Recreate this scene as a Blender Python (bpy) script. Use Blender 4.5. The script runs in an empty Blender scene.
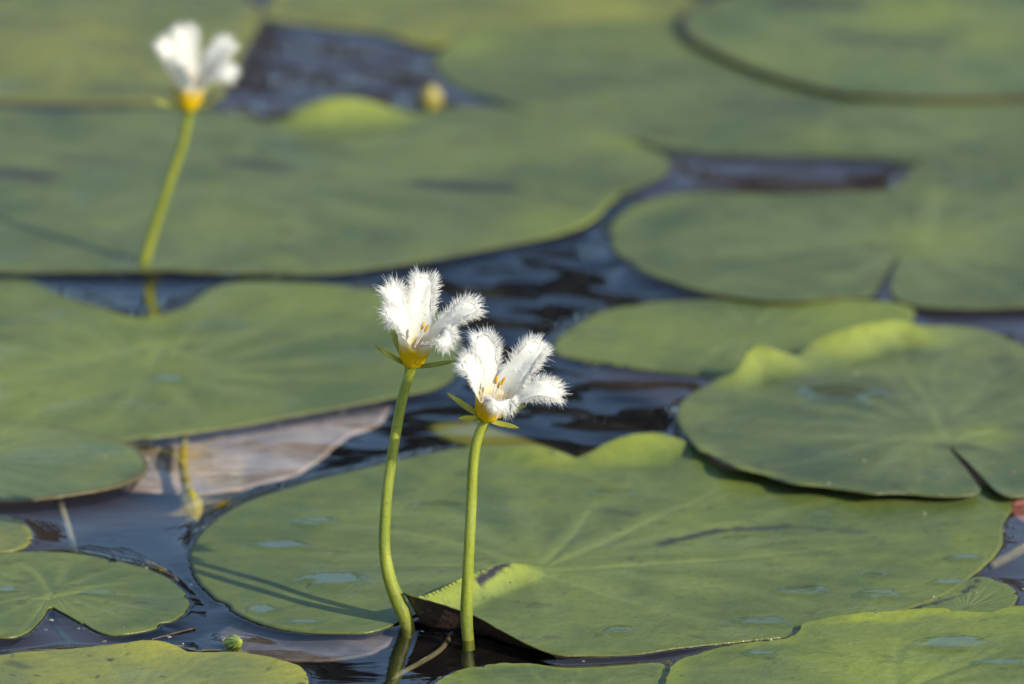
import bpy, math, random
import numpy as np
from mathutils import Vector, noise
from mathutils.bvhtree import BVHTree

S = bpy.context.scene
COL = S.collection
R = math.radians
rng = random.Random(7)

# ------------------------------------------------------------------ camera
H = 0.393                       # camera height above the water (m)
PITCH = R(16.0)
K = 1.3125e-4                   # tangent per pixel
cam = bpy.data.cameras.new('camera')
cam.sensor_width = 36.0
cam.lens = 36.0 / (1024 * K)
cam.clip_start = 0.05
cam.clip_end = 500
cam.dof.use_dof = True
cam.dof.focus_distance = 1.247
cam.dof.aperture_fstop = 21.0
camo = bpy.data.objects.new('camera', cam)
camo.location = (0, 0, H)
camo.rotation_euler = (R(90) - PITCH, 0, 0)
COL.objects.link(camo)
S.camera = camo

# ------------------------------------------------------------------ light
SUN_EL = R(28)
SUN_ROT = math.atan2(36, -30)   # from +Y clockwise
world = bpy.data.worlds.new('World')
S.world = world
world.use_nodes = True
wt = world.node_tree
sky = wt.nodes.new('ShaderNodeTexSky')
sky.sky_type = 'NISHITA'
sky.sun_disc = False
sky.sun_elevation = SUN_EL
sky.sun_rotation = SUN_ROT
sky.dust_density = 0.6
sky.ozone_density = 2.6
bg = wt.nodes['Background']
wt.links.new(sky.outputs[0], bg.inputs[0])
bg.inputs[1].default_value = 0.15
sd = Vector((math.sin(SUN_ROT) * math.cos(SUN_EL), math.cos(SUN_ROT) * math.cos(SUN_EL), math.sin(SUN_EL)))
sl = bpy.data.lights.new('sun', 'SUN')
sl.energy = 4.6
sl.angle = R(0.5)
sl.color = (1.0, 0.925, 0.79)
so = bpy.data.objects.new('sun', sl)
so.rotation_euler = sd.to_track_quat('Z', 'Y').to_euler()
so.location = sd * 5
COL.objects.link(so)
S.view_settings.view_transform = 'Standard'
S.view_settings.look = 'None'
S.view_settings.exposure = 0.32
S.view_settings.gamma = 1.0
S.cycles.max_bounces = 10
S.cycles.transparent_max_bounces = 12

# ------------------------------------------------------------------ helpers
FW = Vector((0, math.cos(PITCH), -math.sin(PITCH)))
UP = Vector((0, math.sin(PITCH), math.cos(PITCH)))
def ray(px, py):
    return FW + Vector((1, 0, 0)) * ((px - 512) * K) - UP * ((py - 342) * K)
def P(px, py, z=0.0):                    # point of the plane z
    d = ray(px, py); t = (z - H) / d.z
    return Vector((0, 0, H)) + d * t
def PV(px, py, y):                       # point of the upright plane at depth y
    d = ray(px, py); t = y / d.y
    return Vector((0, 0, H)) + d * t

def link(name, verts, faces, mats, parent=None, smooth=True):
    me = bpy.data.meshes.new(name)
    me.from_pydata([tuple(v) for v in verts], [], faces)
    for m in (mats if isinstance(mats, (list, tuple)) else [mats]):
        me.materials.append(m)
    if smooth:
        me.polygons.foreach_set('use_smooth', [True] * len(me.polygons))
    me.update()
    o = bpy.data.objects.new(name, me)
    COL.objects.link(o)
    if parent is not None:
        o.parent = parent
        if parent.type == 'EMPTY':
            for v in me.vertices: v.co -= parent.location
    return o
def empty(name, loc):
    o = bpy.data.objects.new(name, None)
    o.empty_display_size = 0.005
    o.location = loc
    COL.objects.link(o)
    return o
def tag(o, label=None, cat=None, group=None, kind=None):
    if label: o['label'] = label
    if cat: o['category'] = cat
    if group: o['group'] = group
    if kind: o['kind'] = kind
    return o
def fattr(me, name, vals):
    a = me.attributes.new(name, 'FLOAT', 'POINT')
    a.data.foreach_set('value', np.asarray(vals, dtype=np.float32))

class NT:
    """small node-tree writer"""
    def __init__(s, name):
        s.m = bpy.data.materials.new(name); s.m.use_nodes = True
        s.t = s.m.node_tree; s.t.nodes.clear()
        s.out = s.t.nodes.new('ShaderNodeOutputMaterial')
    def n(s, typ, **kw):
        nd = s.t.nodes.new(typ)
        for k, v in kw.items(): setattr(nd, k, v)
        return nd
    def put(s, sock, v):
        if isinstance(v, bpy.types.NodeSocket): s.t.links.new(v, sock)
        elif isinstance(v, (tuple, list)) and len(v) == 3 and sock.type == 'RGBA': sock.default_value = (*v, 1)
        else: sock.default_value = v
    def math(s, op, a, b=0.0, c=0.0, clamp=False):
        nd = s.n('ShaderNodeMath', operation=op, use_clamp=clamp)
        s.put(nd.inputs[0], a); s.put(nd.inputs[1], b); s.put(nd.inputs[2], c)
        return nd.outputs[0]
    def noise(s, vec, scale, detail=3, rough=0.5, dist=0.0):
        nd = s.n('ShaderNodeTexNoise')
        if vec is not None: s.put(nd.inputs['Vector'], vec)
        nd.inputs['Scale'].default_value = scale; nd.inputs['Detail'].default_value = detail
        nd.inputs['Roughness'].default_value = rough; nd.inputs['Distortion'].default_value = dist
        return nd.outputs[0]
    def ramp(s, v, a, b, lo=0.0, hi=1.0):
        nd = s.n('ShaderNodeMapRange', interpolation_type='SMOOTHSTEP')
        s.put(nd.inputs[0], v); s.put(nd.inputs[1], a); s.put(nd.inputs[2], b); s.put(nd.inputs[3], lo); s.put(nd.inputs[4], hi)
        return nd.outputs[0]
    def mix(s, f, a, b):
        nd = s.n('ShaderNodeMix', data_type='RGBA')
        s.put(nd.inputs[0], f); s.put(nd.inputs[6], a); s.put(nd.inputs[7], b)
        return nd.outputs[2]
    def attr(s, name):
        return s.n('ShaderNodeAttribute', attribute_name=name).outputs['Fac']
    def obj(s): return s.n('ShaderNodeTexCoord').outputs['Object']
    def geo(s): return s.n('ShaderNodeNewGeometry').outputs['Position']
    def scale(s, vec, sc):
        nd = s.n('ShaderNodeMapping'); s.put(nd.inputs[0], vec); nd.inputs[3].default_value = sc
        return nd.outputs[0]
    def bump(s, h, dist, strength=1.0, normal=None):
        nd = s.n('ShaderNodeBump'); s.put(nd.inputs['Height'], h)
        nd.inputs['Distance'].default_value = dist; nd.inputs['Strength'].default_value = strength
        if normal is not None: s.put(nd.inputs['Normal'], normal)
        return nd.outputs[0]
    def bsdf(s, **kw):
        nd = s.n('ShaderNodeBsdfPrincipled')
        for k, v in kw.items(): s.put(nd.inputs[k], v)
        return nd.outputs[0]
    def done(s, sh):
        s.t.links.new(sh, s.out.inputs[0]); return s.m

# ------------------------------------------------------------------ materials
def pad_material(name, dark, light, yellow, vein, rim=0.3, nv=17, spots=0.4, brown_rim=0.0, rough=0.33):
    t = NT(name)
    g = t.geo()
    uvn = t.n('ShaderNodeUVMap', uv_map='polar')
    sx = t.n('ShaderNodeSeparateXYZ'); t.put(sx.inputs[0], uvn.outputs[0])
    u, r = sx.outputs[0], sx.outputs[1]
    n1 = t.noise(g, 28, 4, 0.55, 0.6)
    n2 = t.noise(g, 110, 4, 0.6, 0.3)
    n3 = t.noise(g, 620, 3, 0.6)
    wob = t.math('MULTIPLY', t.math('SUBTRACT', t.noise(g, 45, 2), 0.5), 0.9)
    def veins(cnt, w, r0):
        f = t.math('FRACT', t.math('ADD', t.math('MULTIPLY', u, cnt), t.math('MULTIPLY', wob, cnt / 17)))
        d = t.math('ABSOLUTE', t.math('SUBTRACT', f, 0.5))
        d = t.math('MULTIPLY', t.math('DIVIDE', d, cnt), r)
        line = t.ramp(d, 0.0, w, 1.0, 0.0)
        return t.math('MULTIPLY', line, t.ramp(r, r0, r0 + 0.2))
    va = t.math('MULTIPLY', veins(nv, 0.010, 0.04), t.ramp(r, 0.35, 0.98, 1.0, 0.25))
    vb = veins(nv * 3, 0.0035, 0.35)
    vv = t.math('MAXIMUM', va, t.math('MULTIPLY', vb, 0.18))
    # blade colour
    c = t.mix(t.ramp(n1, 0.36, 0.64), dark, light)
    c = t.mix(t.math('MULTIPLY', t.ramp(n2, 0.45, 0.75), 0.45), c, yellow)
    big = t.noise(t.scale(g, (0.7, 1.0, 1.0)), 17, 5, 0.6, 0.8)
    c = t.mix(t.math('MULTIPLY', t.ramp(big, 0.50, 0.66), 0.50), c, (dark[0] * .55, dark[1] * .62, dark[2] * .75))
    c = t.mix(t.math('MULTIPLY', t.ramp(big, 0.46, 0.34), 0.40), c, yellow)
    # radial streaks between the veins
    st = t.n('ShaderNodeCombineXYZ'); t.put(st.inputs[0], t.math('MULTIPLY', u, 90)); t.put(st.inputs[1], t.math('MULTIPLY', r, 4))
    ns = t.noise(st.outputs[0], 1.0, 3)
    c = t.mix(t.math('MULTIPLY', t.ramp(ns, 0.35, 0.7), 0.14), c, dark)
    c = t.mix(t.math('MULTIPLY', vv, 0.50), c, vein)
    # yellower margin
    rm = t.math('MULTIPLY', t.ramp(t.math('ADD', r, t.math('MULTIPLY', t.math('SUBTRACT', n2, 0.5), 0.25)), 0.86, 1.0), rim)
    c = t.mix(rm, c, yellow)
    c = t.mix(t.attr('yel'), c, (min(yellow[0] * 1.25, .5), min(yellow[1] * 1.25, .5), yellow[2]))
    # fine mottling
    c = t.mix(t.math('MULTIPLY', t.ramp(n3, 0.4, 0.7), 0.22), c, dark)
    n4 = t.noise(t.scale(g, (0.8, 1.0, 1.0)), 260, 4, 0.65, 0.5)
    c = t.mix(t.math('MULTIPLY', t.ramp(n4, 0.50, 0.68), 0.24), c, (dark[0] * .62, dark[1] * .68, dark[2] * .7))
    c = t.mix(t.math('MULTIPLY', t.ramp(n4, 0.44, 0.32), 0.18), c, light)
    # dead specks and holes
    sp = t.ramp(t.noise(g, 170, 2, 0.5), 0.655, 0.71)
    c = t.mix(t.math('MULTIPLY', sp, spots), c, (0.07, 0.06, 0.02))
    sp2 = t.ramp(t.noise(g, 420, 2, 0.5), 0.665, 0.72)
    c = t.mix(t.math('MULTIPLY', sp2, spots * 0.8), c, (0.06, 0.05, 0.025))
    c = t.mix(t.math('MULTIPLY', t.math('MULTIPLY', t.ramp(r, 0.955 if brown_rim else 0.985, 0.98 if brown_rim else 1.0), max(brown_rim, 0.55)), t.math('SUBTRACT', 1.0, t.attr('yel'), clamp=True)), c, (0.11, 0.085, 0.035) if brown_rim else (0.06, 0.055, 0.02))
    c = t.mix(t.math('MULTIPLY', t.math('MULTIPLY', t.attr('rib'), 0.62), t.ramp(n2, 0.3, 0.6, 0.45, 1.0)), c, (vein[0] * 1.1, vein[1] * 1.1, vein[2]))
    c = t.mix(t.attr('stain_reflection'), c, (0.035, 0.03, 0.035))  # dark marks, scars and water films, plus a reflection painted into the colour
    wet = t.ramp(t.noise(g, 60, 3, 0.5, 0.4), 0.56, 0.66)
    ro = t.math('SUBTRACT', t.math('ADD', rough, t.math('MULTIPLY', n3, 0.14)), t.math('MULTIPLY', wet, 0.20))
    h = t.math('ADD', t.math('MULTIPLY', n3, 0.5), t.math('MULTIPLY', t.noise(g, 1700, 2, 0.6), 0.35))
    h = t.math('SUBTRACT', h, t.math('MULTIPLY', vv, 0.35))
    h = t.math('ADD', h, t.math('MULTIPLY', n2, 1.6))
    h = t.math('ADD', h, t.math('MULTIPLY', n4, 0.9))
    b = t.bump(h, 0.00026, 0.8)
    sh = t.bsdf(**{'Base Color': c, 'Roughness': ro, 'Normal': b, 'Specular IOR Level': 0.42})
    tr = t.n('ShaderNodeBsdfTranslucent'); t.put(tr.inputs[0], t.mix(0.5, yellow, (0.30, 0.40, 0.03)))
    mx = t.n('ShaderNodeMixShader'); mx.inputs[0].default_value = 0.12
    t.t.links.new(sh, mx.inputs[1]); t.t.links.new(tr.outputs[0], mx.inputs[2])
    return t.done(mx.outputs[0])

PADM = {
 'grey':   pad_material('pad_grey_green',   (0.097, 0.130, 0.047), (0.172, 0.206, 0.062), (0.220, 0.255, 0.050), (0.20, 0.24, 0.09), rim=0.2),
 'green':  pad_material('pad_mid_green',    (0.110, 0.150, 0.038), (0.190, 0.230, 0.050), (0.240, 0.275, 0.040), (0.23, 0.275, 0.08), rim=0.15),
 'yellow': pad_material('pad_yellow_green', (0.135, 0.165, 0.050), (0.225, 0.250, 0.068), (0.350, 0.330, 0.035), (0.29, 0.30, 0.07), rim=0.55, spots=0.8),
 'lime':   pad_material('pad_lime_rimmed',  (0.113, 0.154, 0.038), (0.192, 0.230, 0.050), (0.300, 0.340, 0.025), (0.23, 0.275, 0.08), rim=0.6, nv=13),
 'brown':  pad_material('pad_brown_rimmed', (0.106, 0.150, 0.054), (0.172, 0.220, 0.072), (0.235, 0.265, 0.050), (0.22, 0.26, 0.09), brown_rim=0.9),
}
def underside():
    t = NT('pad_underside'); g = t.geo()
    c = t.mix(t.noise(g, 300, 4, 0.6), (0.018, 0.010, 0.010), (0.050, 0.030, 0.020))
    c = t.mix(t.ramp(t.noise(t.scale(g, (1, 1, 4)), 900, 2), 0.66, 0.74), c, (0.10, 0.07, 0.04))
    return t.done(t.bsdf(**{'Base Color': c, 'Roughness': 0.4, 'Normal': t.bump(t.noise(g, 900, 3), 0.0003)}))
UNDER = underside()

def water_material(name, tint, ripple, rough=0.0):
    t = NT(name); g = t.geo()
    h = t.math('ADD', t.math('MULTIPLY', t.noise(t.scale(g, (0.35, 1.0, 1.0)), 120, 2, 0.5, 0.8), 1.0),
               t.math('MULTIPLY', t.noise(t.scale(g, (0.5, 1.0, 1.0)), 330, 2, 0.5, 0.3), 0.25))
    nrm = t.bump(h, ripple)
    # Fresnel of water (Schlick), the same from both sides so that daylight gets down to what lies under it
    dt = t.n('ShaderNodeVectorMath', operation='DOT_PRODUCT')
    t.put(dt.inputs[0], t.n('ShaderNodeNewGeometry').outputs['Incoming']); t.put(dt.inputs[1], nrm)
    fr = t.math('POWER', t.math('SUBTRACT', 1.0, t.math('ABSOLUTE', dt.outputs['Value']), clamp=True), 5.0)
    fr = t.math('ADD', t.math('MULTIPLY', fr, 0.98), 0.02)
    gl = t.n('ShaderNodeBsdfGlossy'); gl.inputs['Roughness'].default_value = rough; t.put(gl.inputs['Normal'], nrm)
    gl.inputs[0].default_value = (1, 1, 1, 1)
    tr = t.n('ShaderNodeBsdfTransparent'); tr.inputs[0].default_value = (*tint, 1)
    mx = t.n('ShaderNodeMixShader')
    t.t.links.new(fr, mx.inputs[0]); t.t.links.new(tr.outputs[0], mx.inputs[1]); t.t.links.new(gl.outputs[0], mx.inputs[2])
    return t.done(mx.outputs[0])
WATER = water_material('pond_water', (0.80, 0.77, 0.72), 0.00007)
FILM = water_material('water_film', (0.93, 0.95, 0.90), 0.00006)

def plain(name, a, b, scale=200, rough=0.5, bump=0.0002, spec=0.5, trans=0.0):
    t = NT(name); g = t.geo()
    n = t.noise(g, scale, 4, 0.6)
    c = t.mix(t.ramp(n, 0.3, 0.7), a, b)
    sh = t.bsdf(**{'Base Color': c, 'Roughness': rough, 'Specular IOR Level': spec, 'Normal': t.bump(n, bump)})
    if trans:
        tr = t.n('ShaderNodeBsdfTranslucent'); t.put(tr.inputs[0], c)
        mx = t.n('ShaderNodeMixShader'); mx.inputs[0].default_value = trans
        t.t.links.new(sh, mx.inputs[1]); t.t.links.new(tr.outputs[0], mx.inputs[2]); sh = mx.outputs[0]
    return t.done(sh)
BED = plain('pond_mud', (0.032, 0.022, 0.028), (0.050, 0.036, 0.042), 25, 0.9)
WOOD = plain('far_foliage', (0.036, 0.035, 0.024), (0.080, 0.072, 0.045), 1.3, 0.6)
def stem_material():
    t = NT('stem_green'); g = t.geo()
    sx = t.n('ShaderNodeSeparateXYZ'); t.put(sx.inputs[0], g)
    n = t.noise(t.scale(g, (1, 1, .25)), 420, 4, 0.6); n2 = t.noise(g, 1500, 2, 0.6)
    c = t.mix(t.ramp(n, 0.3, 0.7), (0.17, 0.22, 0.018), (0.30, 0.33, 0.035))
    c = t.mix(t.math('MULTIPLY', t.ramp(t.math('ADD', sx.outputs[2], t.math('MULTIPLY', n, 0.006)), 0.012, 0.002), 0.6), c, (0.12, 0.13, 0.02))
    c = t.mix(t.math('MULTIPLY', t.ramp(n2, 0.64, 0.70), 0.6), c, (0.10, 0.09, 0.02))
    sh = t.bsdf(**{'Base Color': c, 'Roughness': t.math('ADD', 0.32, t.math('MULTIPLY', n2, .25)), 'Normal': t.bump(t.math('ADD', n, t.math('MULTIPLY', n2, .5)), 0.00018)})
    tr = t.n('ShaderNodeBsdfTranslucent'); t.put(tr.inputs[0], c)
    mx = t.n('ShaderNodeMixShader'); mx.inputs[0].default_value = 0.15
    t.t.links.new(sh, mx.inputs[1]); t.t.links.new(tr.outputs[0], mx.inputs[2])
    return t.done(mx.outputs[0])
STEM = stem_material()
STEMB = plain('stem_green_far', (0.19, 0.22, 0.015), (0.26, 0.28, 0.03), 350, 0.42, 0.0001, trans=0.15)
SEPAL = plain('sepal_green', (0.42, 0.45, 0.06), (0.54, 0.55, 0.10), 500, 0.45, 0.0001, trans=0.35)
ANTHER = plain('anther_gold', (0.40, 0.22, 0.01), (0.60, 0.38, 0.02), 1500, 0.6)
PALEST = plain('pale_stalk', (0.30, 0.30, 0.20), (0.42, 0.40, 0.27), 200, 0.5)
TWIGM = plain('olive_stalk', (0.13, 0.12, 0.06), (0.20, 0.18, 0.10), 200, 0.5)
YELF = plain('far_bud_yellow', (0.22, 0.19, 0.03), (0.32, 0.26, 0.04), 300, 0.5)
REFLDARK = plain('dark_reflection', (0.004, 0.003, 0.003), (0.012, 0.008, 0.007), 200, 0.8, spec=0.1)  # colour of the sheet that paints the upturned lobe's reflection
CRUMB = plain('crumbs', (0.06, 0.05, 0.03), (0.45, 0.42, 0.30), 260, 0.7)
def dead_material():
    t = NT('dead_leaf'); g = t.geo()
    n = t.noise(g, 90, 5, 0.65, 0.6)
    c = t.mix(t.ramp(n, 0.3, 0.7), (0.38, 0.31, 0.27), (0.66, 0.57, 0.50))
    v = t.noise(t.scale(g, (0.5, 3.0, 1.0)), 210, 3, 0.6, 1.2)
    c = t.mix(t.math('MULTIPLY', t.ramp(v, 0.56, 0.66), 0.5), c, (0.24, 0.19, 0.13))
    c = t.mix(t.math('MULTIPLY', t.ramp(t.noise(g, 55, 4, 0.7), 0.58, 0.70), 0.75), c, (0.15, 0.12, 0.08))
    return t.done(t.bsdf(**{'Base Color': c, 'Roughness': 0.7, 'Normal': t.bump(v, 0.0006)}))
DEAD = dead_material()
DEADV = plain('dark_dead_leaf', (0.10, 0.085, 0.075), (0.26, 0.22, 0.20), 130, 0.6, 0.0005)
PINK = plain('pink_leaf', (0.36, 0.14, 0.11), (0.50, 0.24, 0.17), 200, 0.5)
YELW = plain('yellow_bud', (0.42, 0.36, 0.02), (0.58, 0.46, 0.03), 300, 0.5, trans=0.15)
def petal_material():
    t = NT('petal_white')
    y = t.attr('t')
    c = t.mix(t.ramp(y, 0.07, 0.32), (0.82, 0.57, 0.008), (0.82, 0.81, 0.74))
    c = t.mix(t.ramp(y, 1.4, 1.6), c, (0.97, 0.96, 0.91))
    d = t.n('ShaderNodeBsdfPrincipled'); t.put(d.inputs['Base Color'], c); d.inputs['Roughness'].default_value = 0.55
    d.inputs['Specular IOR Level'].default_value = 0.12
    t.put(d.inputs['Normal'], t.bump(t.noise(t.geo(), 2600, 3, 0.7), 0.00012, 0.6))
    tr = t.n('ShaderNodeBsdfTranslucent'); t.put(tr.inputs[0], c)
    mx = t.n('ShaderNodeMixShader'); mx.inputs[0].default_value = 0.40
    t.t.links.new(d.outputs[0], mx.inputs[1]); t.t.links.new(tr.outputs[0], mx.inputs[2])
    return t.done(mx.outputs[0])
PETAL = petal_material()
def bud_material():
    t = NT('bud_striped')
    at = t.n('ShaderNodeAttribute', attribute_name='t').outputs['Fac']
    s = t.math('ABSOLUTE', t.math('SINE', t.math('MULTIPLY', at, 15.7)))
    c = t.mix(t.ramp(s, 0.15, 0.6), (0.06, 0.10, 0.02), (0.36, 0.44, 0.06))
    return t.done(t.bsdf(**{'Base Color': c, 'Roughness': 0.4}))
BUDM = bud_material()

# ------------------------------------------------------------------ pads
def und(x, y):        # the gentle heave of the floating leaves, shared so that overlapping pads follow one another
    return (noise.noise((x * 38, y * 26, 1.3)) * 0.00055 + noise.noise((x * 95, y * 70, 7.7)) * 0.00022)

def spline(pts, n):
    """closed Catmull-Rom through rows (x,y,...), resampled evenly by length"""
    p = np.array(pts, float); m = len(p); out = []
    for i in range(m):
        a, b, c, d = p[(i - 1) % m], p[i], p[(i + 1) % m], p[(i + 2) % m]
        for s in np.linspace(0, 1, 12, endpoint=False):
            out.append(0.5 * (2 * b + (c - a) * s + (2 * a - 5 * b + 4 * c - d) * s * s + (3 * b - a - 3 * c + d) * s ** 3))
    q = np.array(out)
    L = np.r_[0, np.cumsum(np.linalg.norm(np.diff(np.vstack([q, q[:1]])[:, :2], axis=0), axis=1))]
    qq = np.vstack([q, q[:1]])
    tt = np.linspace(0, L[-1], n, endpoint=False)
    return np.stack([np.interp(tt, L, qq[:, j]) for j in range(p.shape[1])], 1)

EDGES = []            # (x, y, rim height) samples for the water's meniscus
POLYS = []
BVH = []
def pad(label, mat, z0, centre, outline, n=280, rings=46, stain_reflections=(), jag=0.00022, group='floating leaves of the water snowflake', thick=0.0006, men=1.0, yel_spots=(), ribs=()):
    rows = []
    for e in outline:
        lift = (e[2] if len(e) > 2 else 0) * 0.001
        yel = e[3] if len(e) > 3 else 0.0
        w = (e[4] if len(e) > 4 else 9.0) * 0.001
        q = P(e[0], e[1], z0 + lift)
        rows.append((q.x, q.y, lift, yel, w))
    q = spline(rows, n)
    c = P(*centre, z0)
    cx, cy = c.x, c.y
    seed = cx * 300 + cy * 170
    an = np.unwrap(np.arctan2(q[:, 1] - cy, q[:, 0] - cx)); rad = np.hypot(q[:, 1] - cy, q[:, 0] - cx)
    sg = 1 if an[-1] > an[0] else -1
    a2 = np.maximum.accumulate(an * sg + np.arange(n) * 0)
    lim = a2[0] + 2 * math.pi - 0.004
    a2 = np.minimum(a2, lim) * sg
    moved = np.abs(a2 - an) > 1e-4
    q[:, 0] = cx + np.cos(a2) * rad; q[:, 1] = cy + np.sin(a2) * rad
    rx, ry = q[:, 0].copy(), q[:, 1].copy()
    for i in range(n):
        dx, dy = rx[i] - cx, ry[i] - cy; L = math.hypot(dx, dy) + 1e-9
        j = jag * (noise.noise((rx[i] * 420, ry[i] * 420, seed)) + 0.7 * noise.noise((rx[i] * 1300, ry[i] * 1300, seed)))
        if moved[i]: continue
        rx[i] += dx / L * j; ry[i] += dy / L * j
    rb = random.Random(int(abs(seed) * 100))
    for _ in range(5):                         # nibbled places
        b = rb.randrange(n); depth = rb.uniform(.0004, .0012); hw = rb.uniform(1.2, 3.0)
        for i in range(int(b - hw - 1), int(b + hw + 2)):
            i %= n; e = min(abs(i - b), n - abs(i - b)) / hw
            if e < 1 and not moved[i] and q[i, 2] < .0004:
                L = math.hypot(rx[i] - cx, ry[i] - cy); k_ = 1 - depth * (1 - e * e) / max(L, .004)
                rx[i] = cx + (rx[i] - cx) * k_; ry[i] = cy + (ry[i] - cy) * k_
    s = np.linspace(0, 1, rings + 1)
    rr = 0.55 * s + 0.45 * (1 - (1 - s) ** 2.0)
    rr = np.r_[rr[:-1], 0.992, 1.0]
    rr = np.sort(rr)[1:]
    X = cx + (rx - cx)[None] * rr[:, None]; Y = cy + (ry - cy)[None] * rr[:, None]
    lift, yel = np.clip(q[:, 2], 0, 1), np.clip(q[:, 3], 0, 1)
    Z = np.zeros_like(X); YE = np.zeros_like(X)
    idx = np.nonzero((lift > 1e-5) | (yel > 0.01))[0]
    for i in idx:
        d = np.hypot(X - rx[i], Y - ry[i]); w = max(q[i, 4], 0.0015)
        f = np.clip(1 - d / w, 0, 1); f = f * f * (3 - 2 * f)
        f = f * (np.abs(np.arange(n) - i) < n * 0.45)[None, :]
        Z = np.maximum(Z, lift[i] * f); YE = np.maximum(YE, yel[i] * f)
    for (gx, gy, gr, ga) in yel_spots:
        gp = P(gx, gy, z0); d = np.hypot(X - gp.x, (Y - gp.y) * 0.7) / (gr * .001)
        YE = np.maximum(YE, ga * np.exp(-d * d * 1.5))  # soft spots of yellow-green tint
    # rim
    n1 = n
    verts = [(cx, cy, z0 + und(cx, cy))]
    ST = [0.0]; YV = [0.0]
    RB = np.zeros_like(X)
    for line, wd in ribs:
        pp = [P(a_, b_, z0) for a_, b_ in line]
        ns_ = len(pp) - 1
        for si, (a_, b_) in enumerate(zip(pp[:-1], pp[1:])):
            ex, ey = b_.x - a_.x, b_.y - a_.y
            tt = np.clip(((X - a_.x) * ex + (Y - a_.y) * ey) / (ex * ex + ey * ey), 0, 1)
            al = (si + tt) / ns_
            d = np.hypot(X - a_.x - ex * tt, Y - a_.y - ey * tt) / (wd * .001 * (1.15 - .6 * al))
            RB = np.maximum(RB, np.exp(-d * d) * (1 - al) ** 0.8)
    Z -= RB * 0.00022
    RV = np.r_[0.0, RB.ravel()]
    for k in range(len(rr)):
        for i in range(n):
            x, y = X[k, i], Y[k, i]
            z = z0 + und(x, y) + Z[k, i]
            if k == len(rr) - 1: z -= thick * 0.35
            verts.append((x, y, z)); YV.append(YE[k, i])
            sv = 0.0
            for (ax, ay, bx, by, w, a) in stain_reflections:
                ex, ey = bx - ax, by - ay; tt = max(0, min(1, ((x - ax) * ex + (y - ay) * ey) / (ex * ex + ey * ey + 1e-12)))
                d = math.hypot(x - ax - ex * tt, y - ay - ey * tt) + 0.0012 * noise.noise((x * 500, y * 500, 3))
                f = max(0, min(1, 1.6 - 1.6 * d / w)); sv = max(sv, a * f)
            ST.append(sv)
    nt = len(verts)
    kk = len(rr)
    V = lambda k, i: 1 + k * n + i % n
    faces, mi, uvs = [], [], []
    ang = np.arange(n + 1) / n
    for i in range(n):
        faces.append((0, V(0, i), V(0, i + 1))); mi.append(0)
        uvs += [(ang[i], 0), (ang[i], rr[0]), (ang[i + 1], rr[0])]
    for k in range(kk - 1):
        for i in range(n):
            faces.append((V(k, i), V(k + 1, i), V(k + 1, i + 1), V(k, i + 1))); mi.append(0)
            uvs += [(ang[i], rr[k]), (ang[i], rr[k + 1]), (ang[i + 1], rr[k + 1]), (ang[i + 1], rr[k])]
    # underside, every third ring, offset along the surface normal so upturned edges keep their thickness
    me0 = bpy.data.meshes.new('tmp'); me0.from_pydata(verts, [], faces); me0.update()
    no = np.zeros(nt * 3); me0.vertices.foreach_get('normal', no); no = no.reshape(-1, 3); bpy.data.meshes.remove(me0)
    if no[:, 2].mean() < 0:
        faces = [f[::-1] for f in faces]; no = -no
        nu = []; j = 0
        for f in faces:
            nu += uvs[j:j + len(f)][::-1]; j += len(f)
        uvs = nu; flip = True
    else: flip = False
    base = nt
    for vi, v in enumerate(list(verts)):
        rk = 0.0 if vi == 0 else rr[(vi - 1) // n]
        verts.append((v[0], v[1], v[2] - thick * (1 - 0.75 * max(0.0, (rk - .93) / .07))))
    ST += ST[:nt]; YV += YV[:nt]
    top = list(faces)
    for f in top:
        faces.append(tuple(base + a for a in f[::-1])); mi.append(1); uvs += [(0, 0.5)] * len(f)
    k = kk - 1
    for i in range(n):
        f = (V(k, i), base + V(k, i), base + V(k, i + 1), V(k, i + 1))
        faces.append(f[::-1] if flip else f); mi.append(0); uvs += [(0, 1)] * 4
    o = link('lily_pad', verts, faces, [PADM[mat], UNDER])
    me = o.data
    me.polygons.foreach_set('material_index', mi)
    uv = me.uv_layers.new(name='polar'); uv.data.foreach_set('uv', np.array(uvs, dtype=np.float32).ravel())
    fattr(me, 'yel', YV); fattr(me, 'stain_reflection', ST); fattr(me, 'rib', np.r_[RV, RV])
    tag(o, label, 'lily pad', group)
    for i in range(n):
        zr = z0 + und(rx[i], ry[i]) - 0.0002
        i2 = (i + 1) % n
        for q_ in (0, .34, .67):
            EDGES.append((rx[i] + (rx[i2] - rx[i]) * q_, ry[i] + (ry[i2] - ry[i]) * q_, min(zr, 0.0016) * men))
    POLYS.append(np.stack([rx, ry], 1))
    BVH.append(BVHTree.FromPolygons([Vector(v) for v in verts[:nt]], [f for f in top]))
    return o

def G(x0, y0, x1, y1, w, a):
    p, q = P(x0, y0, .001), P(x1, y1, .001)
    return (p.x, p.y, q.x, q.y, w * 0.001, a)

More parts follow.
